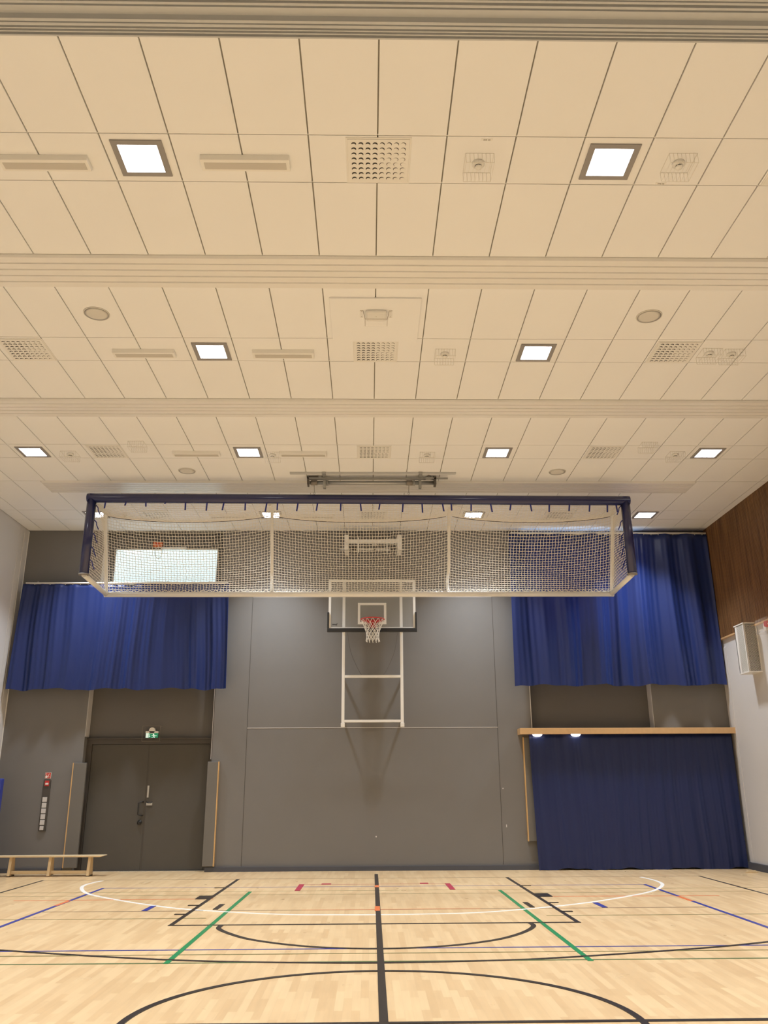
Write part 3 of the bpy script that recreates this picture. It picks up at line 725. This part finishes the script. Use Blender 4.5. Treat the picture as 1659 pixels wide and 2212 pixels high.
# ------------------------------------------------------------------ curtains
def curtain(name, x0, x1, z0, z1, yc, m, label, folds, amp, seed, nx=420, nz=26, hem=.12, taper0=0., taper1=0., extras=(), rod=True):
    t = thing(name, ((x0+x1)/2, yc, z1), label, 'curtain')
    rnd = random.Random(seed)
    fr = [(rnd.uniform(.35, 1.15)*folds, rnd.uniform(0, 6.28), rnd.uniform(.5, 1)) for _ in range(5)]
    fr += [(folds*rnd.uniform(2.2, 3.6), rnd.uniform(0, 6.28), .17) for _ in range(3)]
    def off(u, v):
        s_ = 0; wv = u+.008*math.sin(3*v+u*9)
        for k, (f_, p_, a_) in enumerate(fr): s_ += a_*math.sin(2*PI*f_*wv+p_+.5*math.sin(2*v+k))
        s_ /= 2.4
        den = .35+.65*(.5+.5*math.sin(5.1*u+seed))
        return amp*(.55+.45*v)*s_*(.45+.55*den)
    mb = MB(); i0 = 0
    for i in range(nx+1):
        u = i/nx
        for j in range(nz+1):
            v = j/nz
            x = x0+taper0*v+(x1+taper1*v-x0-taper0*v)*u
            zb = z0+.018*math.sin(u*23+seed)+.010*math.sin(u*61)
            z = z1+(zb-z1)*v
            y = yc+off(u, v)
            if j == nz: y += .004
            mb.v.append((x, y, z))
    for i in range(nx):
        for j in range(nz):
            a = i*(nz+1)+j; mb.f.append((a, a+1, a+nz+2, a+nz+1)); mb.sm.append(True)
    o = mb.build('curtain_cloth', m, t, world=True)
    sd = o.modifiers.new('thickness', 'SOLIDIFY'); sd.thickness = .006
    # hem band: a doubled strip along the bottom
    hb = MB()
    for i in range(nx+1):
        u = i/nx; v = 1
        for vv in (1-hem/(z1-z0), 1.0):
            x = x0+taper0*vv+(x1+taper1*vv-x0-taper0*vv)*u
            zb = z0+.018*math.sin(u*23+seed)+.010*math.sin(u*61); z = z1+(zb-z1)*vv
            hb.v.append((x, yc+off(u, vv)-.009, z))
    for i in range(nx):
        a = 2*i; hb.f.append((a, a+1, a+3, a+2)); hb.sm.append(True)
    hb.build('hem', m, t, world=True)
    if rod:
        MB().tube([(x0+.05, yc, z1+.02), (x1-.02, yc, z1+.02)], .022, 10).build('curtain_rail', M['cream'], t, 'white rail', world=True)
        nh = int((x1-x0)/.16); hk = MB()
        for k in range(nh): hk.tube([(x0+.08+k*.16, yc, z1-.02), (x0+.08+k*.16, yc-.004, z1+.03)], .006, 5)
        hk.build('curtain_hooks', M['cream'], t, world=True)
        for xx in (x0+.3, (x0+x1)/2, x1-.3):
            MB().box((xx-.015, yc, z1+.02), (xx+.015, D+.24, z1+.05)).build('rail_bracket', M['cream'], t, world=True)
    return t
curtain('curtain', -7.30, -2.97, 3.47, 5.66, D-.26, M['curt'], 'royal blue curtain on the left, hung high above the double door', 13, .080, 3, taper0=-.06, taper1=.05)
curtain('curtain', 3.02, 7.36, 3.52, 6.76, D-.26, M['curt'], 'tall royal blue curtain at upper right, from the ceiling to above the wooden board', 11, .09, 11, taper0=-.03, taper1=.02, hem=.14)
curtain('curtain', 3.24, 7.38, .015, 2.56, D-.16, M['curt2'], 'dark navy curtain at lower right, reaching the floor under the wooden board', 20, .020, 23, taper0=.06, taper1=.0, rod=False, hem=.5)
bd = thing('curtain_pelmet', (5.24, D, 2.6), 'long pale wooden board over the dark lower right curtain', 'board')
MB().box((3.04, D-.32, 2.545), (7.42, D-.29, 2.665)).build('front_board', M['timber'], bd, world=True, bevel=.003)
MB().box((3.06, D-.29, 2.64), (7.42, D, 2.665)).build('top_board', M['timber'], bd, world=True)
MB().box((3.04, D-.29, 2.545), (3.06, D, 2.665)).build('end_board', M['timber'], bd, world=True)
def blob(x, label):
    t = thing('small_lamp', (x, D-.235, 2.54), label, 'lamp', 'small lamps under the wooden board')
    lb = MB().lathe([(.095, .02), (.10, 0), (.085, -.022), (.05, -.036), (.015, -.04)], (0, 0, 0), 20); lb.v = [(a, b*.55, c) for a, b, c in lb.v]; lb.build('lamp_glass', M['lamp2'], t)
    MB().lathe([(.045, .095), (.045, .02)], (0, 0, 0), 16).build('lamp_mount', M['white'], t)
    return t
l0 = blob(3.40, 'bright white lamp peeking from under the left end of the wooden board')
copy_thing(l0, (4.18, D-.235, 2.54), 'bright white lamp under the wooden board, the one further right')

# ------------------------------------------------------------------ padded strips
def post_pad(x0, x1, z0, z1, edge_side, label, th=.07):
    t = thing('padded_strip', ((x0+x1)/2, D, z0), label, 'wall pad')
    MB().box((x0, D-th, z0), (x1, D, z1)).build('pad_body', M['padgrey'], t, world=True, bevel=.008)
    e = x0 if edge_side < 0 else x1
    MB().box((e-.010, D-th-.003, z0), (e+.010, D, z1)).build('wooden_edge', M['edge'], t, 'beige wooden edge', world=True)
    return t
post_pad(-5.92, -5.66, .09, 2.04, -1, 'tall grey padded strip with a thin beige edge, left of the double door')
post_pad(-3.24, -3.02, .10, 2.05, 1, 'tall grey padded strip with a wooden edge, right of the double door')
post_pad(3.14, 3.36, .52, 2.50, -1, 'narrow grey padded strip with wooden edge beside the dark lower curtain')
MB
# exit sign
ex = thing('exit_sign', (-4.46, D+.25, 2.5), 'lit green running-man exit sign above the double door', 'exit sign')
yb_ = D+.25
MB().box((-4.59, yb_-.10, 2.625), (-4.33, yb_, 2.665)).build('sign_housing', M['white'], ex, world=True, bevel=.006)
MB().lathe([(.062, -.10), (.062, 0)], (-4.46, yb_, 2.675), 24, 'y').build('round_dome', M['white'], ex, world=True)
MB().box((-4.585, yb_-.08, 2.50), (-4.335, yb_-.06, 2.625)).build('sign_plate', M['green'], ex, 'green lit plate', world=True)
ys = yb_-.083
MB().box((-4.583, ys, 2.502), (-4.525, ys+.003, 2.622)).build('door_pictogram', M['signwhite'], ex, 'white door symbol', world=True)
pm = MB()
def pl(*p): pm.prism([(a, ys, b) for a, b in p], (0, .003, 0))
pl((-4.510, 2.61), (-4.510, 2.555), (-4.500, 2.555), (-4.500, 2.61)); pl((-4.520, 2.56), (-4.505, 2.54), (-4.490, 2.56))
pm.build('arrow_pictogram', M['signwhite'], ex, 'white arrow', world=True)
pm = MB()
pl((-4.425, 2.615), (-4.440, 2.605), (-4.435, 2.59), (-4.418, 2.592), (-4.410, 2.605))
pl((-4.435, 2.590), (-4.415, 2.592), (-4.405, 2.560), (-4.425, 2.552))
pl((-4.435, 2.588), (-4.465, 2.575), (-4.462, 2.568), (-4.430, 2.578)); pl((-4.412, 2.590), (-4.385, 2.572), (-4.360, 2.578), (-4.360, 2.570), (-4.385, 2.562), (-4.412, 2.578))
pl((-4.425, 2.556), (-4.445, 2.535), (-4.470, 2.535), (-4.470, 2.527), (-4.440, 2.527), (-4.412, 2.552)); pl((-4.410, 2.560), (-4.395, 2.535), (-4.375, 2.51), (-4.385, 2.506), (-4.408, 2.53), (-4.422, 2.555))
pm.build('running_man_pictogram', M['signwhite'], ex, 'white running figure', world=True)
cg = MB()
for xa in (-4.64, -4.28):
    for za in (2.46, 2.76): cg.cord((xa, yb_-.15, za), (xa, yb_, za), .003)
for za in (2.46, 2.76): cg.cord((-4.64, yb_-.15, za), (-4.28, yb_-.15, za), .003)
for xa in (-4.64, -4.28): cg.cord((xa, yb_-.15, 2.46), (xa, yb_-.15, 2.76), .003)
cg.build('guard_frame', M['clearedge'], ex, world=True)

# fire alarm sign and switch panel
fs = thing('fire_alarm_sign', (-6.42, D, 1.80), 'small red and white fire alarm sign above the switch column', 'sign')
MB().box((-.058, -.006, -.058), (.058, 0, .058)).build('sign_border', M['white'], fs)
MB().box((-.053, -.009, -.053), (.053, -.006, .053)).build('sign_face', M['redplate'], fs, 'red face')
s2 = MB(); pmk = s2.prism
pmk([(-.045, -.012, -.045), (-.010, -.012, -.045), (-.006, -.012, -.012), (-.030, -.012, .006), (-.045, -.012, -.010)], (0, .003, 0))
pmk([(-.045, -.012, .020), (-.020, -.012, .030), (-.020, -.012, .038), (-.045, -.012, .030)], (0, .003, 0))
for r_ in (.030, .044):
    pts = [(.045-r_*math.cos(a), -.0115, r_*math.sin(a)) for a in [(-4+k)*.28 for k in range(9)]]
    s2.tube(pts, .0028, 5)
s2.build('sign_pictogram', M['white'], fs, 'white hand and alarm symbol')
sp = thing('switch_panel', (-6.42, D, .78), 'tall dark switch column with six pale switches, left of the double door', 'switch panel')
MB().box((-6.490, D-.025, .76), (-6.345, D, 1.715)).build('back_plate', M['frame'], sp, world=True, bevel=.004)
MB().box((-6.46, D-.035, 1.60), (-6.375, D-.025, 1.70)).build('alarm_button', M['red'], sp, 'dark red call point', world=True, bevel=.003)
MB().box((-6.445, D-.038, 1.625), (-6.385, D-.035, 1.66)).build('alarm_label', M['white'], sp, world=True)
for k in range(6):
    z = 1.345-k*.106; s_ = .045 if k < 5 else .038
    MB().box((-6.425-s_, D-.036, z-s_), (-6.425+s_, D-.025, z+s_)).build('light_switch', M['wallw'], sp, world=True, bevel=.004)

# orange box, lamp strip and cable in the left recess
ob = thing('orange_box', (-4.66, D+.25, 6.66), 'small orange box high on the wall above the bright window', 'box')
MB().box((-.10, -.08, -.055), (.10, 0, .055)).build('box_body', M['orange'], ob, bevel=.01)
MB().box((-.03, -.085, -.02), (.03, -.08, .02)).build('box_label', M['redplate'], ob)
ls = thing('lamp_strip', (-4.32, D+.25, 6.60), 'short white tube fixture on the wall above the bright window', 'lamp')
MB().box((-4.55, D+.17, 6.545), (-4.04, D+.224, 6.595)).build('strip_housing', M['white'], ls, world=True, bevel=.004)
MB().box((-4.565, D+.165, 6.54), (-4.55, D+.224, 6.60)).box((-4.04, D+.165, 6.54), (-4.025, D+.224, 6.60)).build('end_cap', M['spk'], ls, world=True)
wc = thing('hanging_cable', (-4.66, D+.2, 6.5), 'thin looped cable hanging in front of the bright window', 'cable')
MB().tube([(-4.63+.08*math.sin(a), D+.19, 6.47+.13*math.cos(a)) for a in [k*PI/12 for k in range(24)]], .006, 6, closed=True).build('cable_loop', M['spk'], wc, world=True)

# ------------------------------------------------------------------ bench
bn_ = thing('balance_bench', (-5.95, 17.1, 0), 'pale wooden gym bench standing on the floor by the left wall', 'bench')
MB().prism([(-7.00, 16.97, .335), (-5.02, 16.97, .335), (-4.955, 16.97, .35), (-4.955, 16.97, .362), (-7.00, 16.97, .362)], (0, .26, 0)).build('seat', M['benchwood'], bn_, world=True, bevel=.005)
for x in (-6.68, -5.95, -5.22):
    mb = MB().prism([(x-.026, 17.03, .335), (x-.026, 17.17, .335), (x-.026, 17.22, .015), (x-.026, 16.98, .015)], (.052, 0, 0))
    mb.build('leg', M['benchwood'], bn_, world=True, bevel=.005)
MB().box((-6.70, 17.05, .045), (-5.20, 17.15, .095)).build('lower_beam', M['benchwood'], bn_, world=True, bevel=.006)
for x in (-6.68, -5.22): MB().box((x-.03, 16.99, 0), (x+.03, 17.21, .015)).build('rubber_foot', M['dark'], bn_, world=True)
# blue mat at the left edge
gm = thing('gym_mat', (-7.22, 17.0, 0), 'blue gym mat standing upright against the left wall at the picture edge', 'mat')
MB().box((-7.40, 16.98, 0), (-7.02, 17.12, 1.74)).build('mat_body', M['mat'], gm, world=True, bevel=.02)
# door stop
tag(MB().box((7.02, 16.80, 0), (7.22, 16.88, .025)).box((7.05, 16.82, .025), (7.2, 16.87, .045)).build('wooden_block', M['benchwood'], bevel=.003), 'small pale wooden block on the floor in the right corner', 'block')

# ------------------------------------------------------------------ wall loudspeaker cage and alarm on the right wall
ws = thing('caged_wall_speaker', (XR, 16.2, 3.55), 'white wall speaker box with a honeycomb guard on the right wall', 'speaker')
x0, x1, y0, y1, z0, z1 = 7.17, XR-.02, 15.88, 16.30, 3.60, 4.50
MB().box((x0+.05, y0+.05, z0+.04), (x1, y1-.03, z1-.04)).build('speaker_box', M['dark'], ws, 'dark speaker behind the guard', world=True)
fr = MB()
fr.box((x0-.01, y0-.01, z0-.02), (x1, y1+.01, z0)).box((x0-.01, y0-.01, z1), (x1, y1+.01, z1+.02))
for (xa, ya) in ((x0, y0), (x0, y1-.02)): fr.box((xa, ya, z0), (xa+.02, ya+.02, z1))
fr.box((x1-.02, y0, z0), (x1, y0+.012, z1)).box((x0, y1-.014, z0), (x1, y1, z1))
fr.box((x0, y1-.10, z0), (x0+.008, y1, z1)).box((x0, y0, z0), (x0+.004, y0+.05, z1))
fr.build('guard_frame', M['perf'], ws, 'white sheet frame', world=True)
hm = MB(); st = .030
n1 = int((y1-.1-y0)/st)+1; n2 = int((z1-z0)/.028)
for j in range(n2):                                 # zigzag strips: expanded metal on the side facing the room
    for i in range(n1):
        ya = y0+i*st; yb2 = min(ya+st/2, y1-.1); yc2 = min(ya+st, y1-.1); za = z0+j*.028
        hm.cord((x0, ya, za), (x0, yb2, za+.014), .0030); hm.cord((x0, yb2, za+.014), (x0, yc2, za), .0030)
        hm.cord((x0, ya, za), (x0, yb2, za-.014), .0030) if j else None; hm.cord((x0, yb2, za-.014), (x0, yc2, za), .0030) if j else None
n1 = int((x1-x0)/st)
for j in range(n2):                                 # the narrow side facing the camera
    for i in range(n1):
        xa = x0+i*st; za = z0+j*.028
        hm.cord((xa, y0, za), (xa+st/2, y0, za+.014), .0030); hm.cord((xa+st/2, y0, za+.014), (xa+st, y0, za), .0030)
        if j: hm.cord((xa, y0, za), (xa+st/2, y0, za-.014), .0030); hm.cord((xa+st/2, y0, za-.014), (xa+st, y0, za), .0030)
hm.build('honeycomb_mesh', M['perf'], ws, 'white honeycomb mesh', world=True)
al = thing('fire_alarm', (XR-.02, 15.35, 4.35), 'red fire alarm in a clear box on the right wall, at the picture edge', 'alarm')
MB().box((-.16, -.22, -.12), (0, .22, .14)).build('clear_guard', M['clear'], al, 'clear protective box')
MB().lathe([(.055, -.12), (.065, -.04), (.065, 0)], (0, -.08, .03), 20, 'x').build('alarm_body', M['red'], al, 'red alarm body')
MB().box((-.10, -.16, .022), (-.03, .0, .034)).build('white_band', M['white'], al)
MB().box((-.05, .05, -.06), (0, .15, .08)).build('sounder', M['white'], al)
tg_ = thing('red_label', (XR-.02, 15.12, 4.15), 'small red and white label below the fire alarm on the right wall', 'label')
MB().box((-.012, -.09, -.10), (0, .09, .10)).build('label_plate', M['white'], tg_)
MB().box((-.015, -.06, .0), (-.012, .06, .085)).build('red_field', M['red'], tg_)
MB().box((-.015, -.06, -.085), (-.012, .06, -.035)).build('red_field', M['red'], tg_)

# ------------------------------------------------------------------ world and colour
wd = bpy.data.worlds.new('world'); bpy.context.scene.world = wd; wd.use_nodes = True
wd.node_tree.nodes['Background'].inputs[0].default_value = (.5, .6, .75, 1); wd.node_tree.nodes['Background'].inputs[1].default_value = .02
sc = bpy.context.scene
sc.view_settings.view_transform = 'Standard'; sc.view_settings.look = 'None'; sc.view_settings.gamma = 1
sc.view_settings.exposure = 0.07; sc.view_settings.use_curve_mapping = False
sc.cycles.use_denoising = True; sc.cycles.max_bounces = 10; sc.cycles.diffuse_bounces = 6; sc.cycles.caustics_reflective = False; sc.cycles.caustics_refractive = False
sc.cycles.transparent_max_bounces = 12
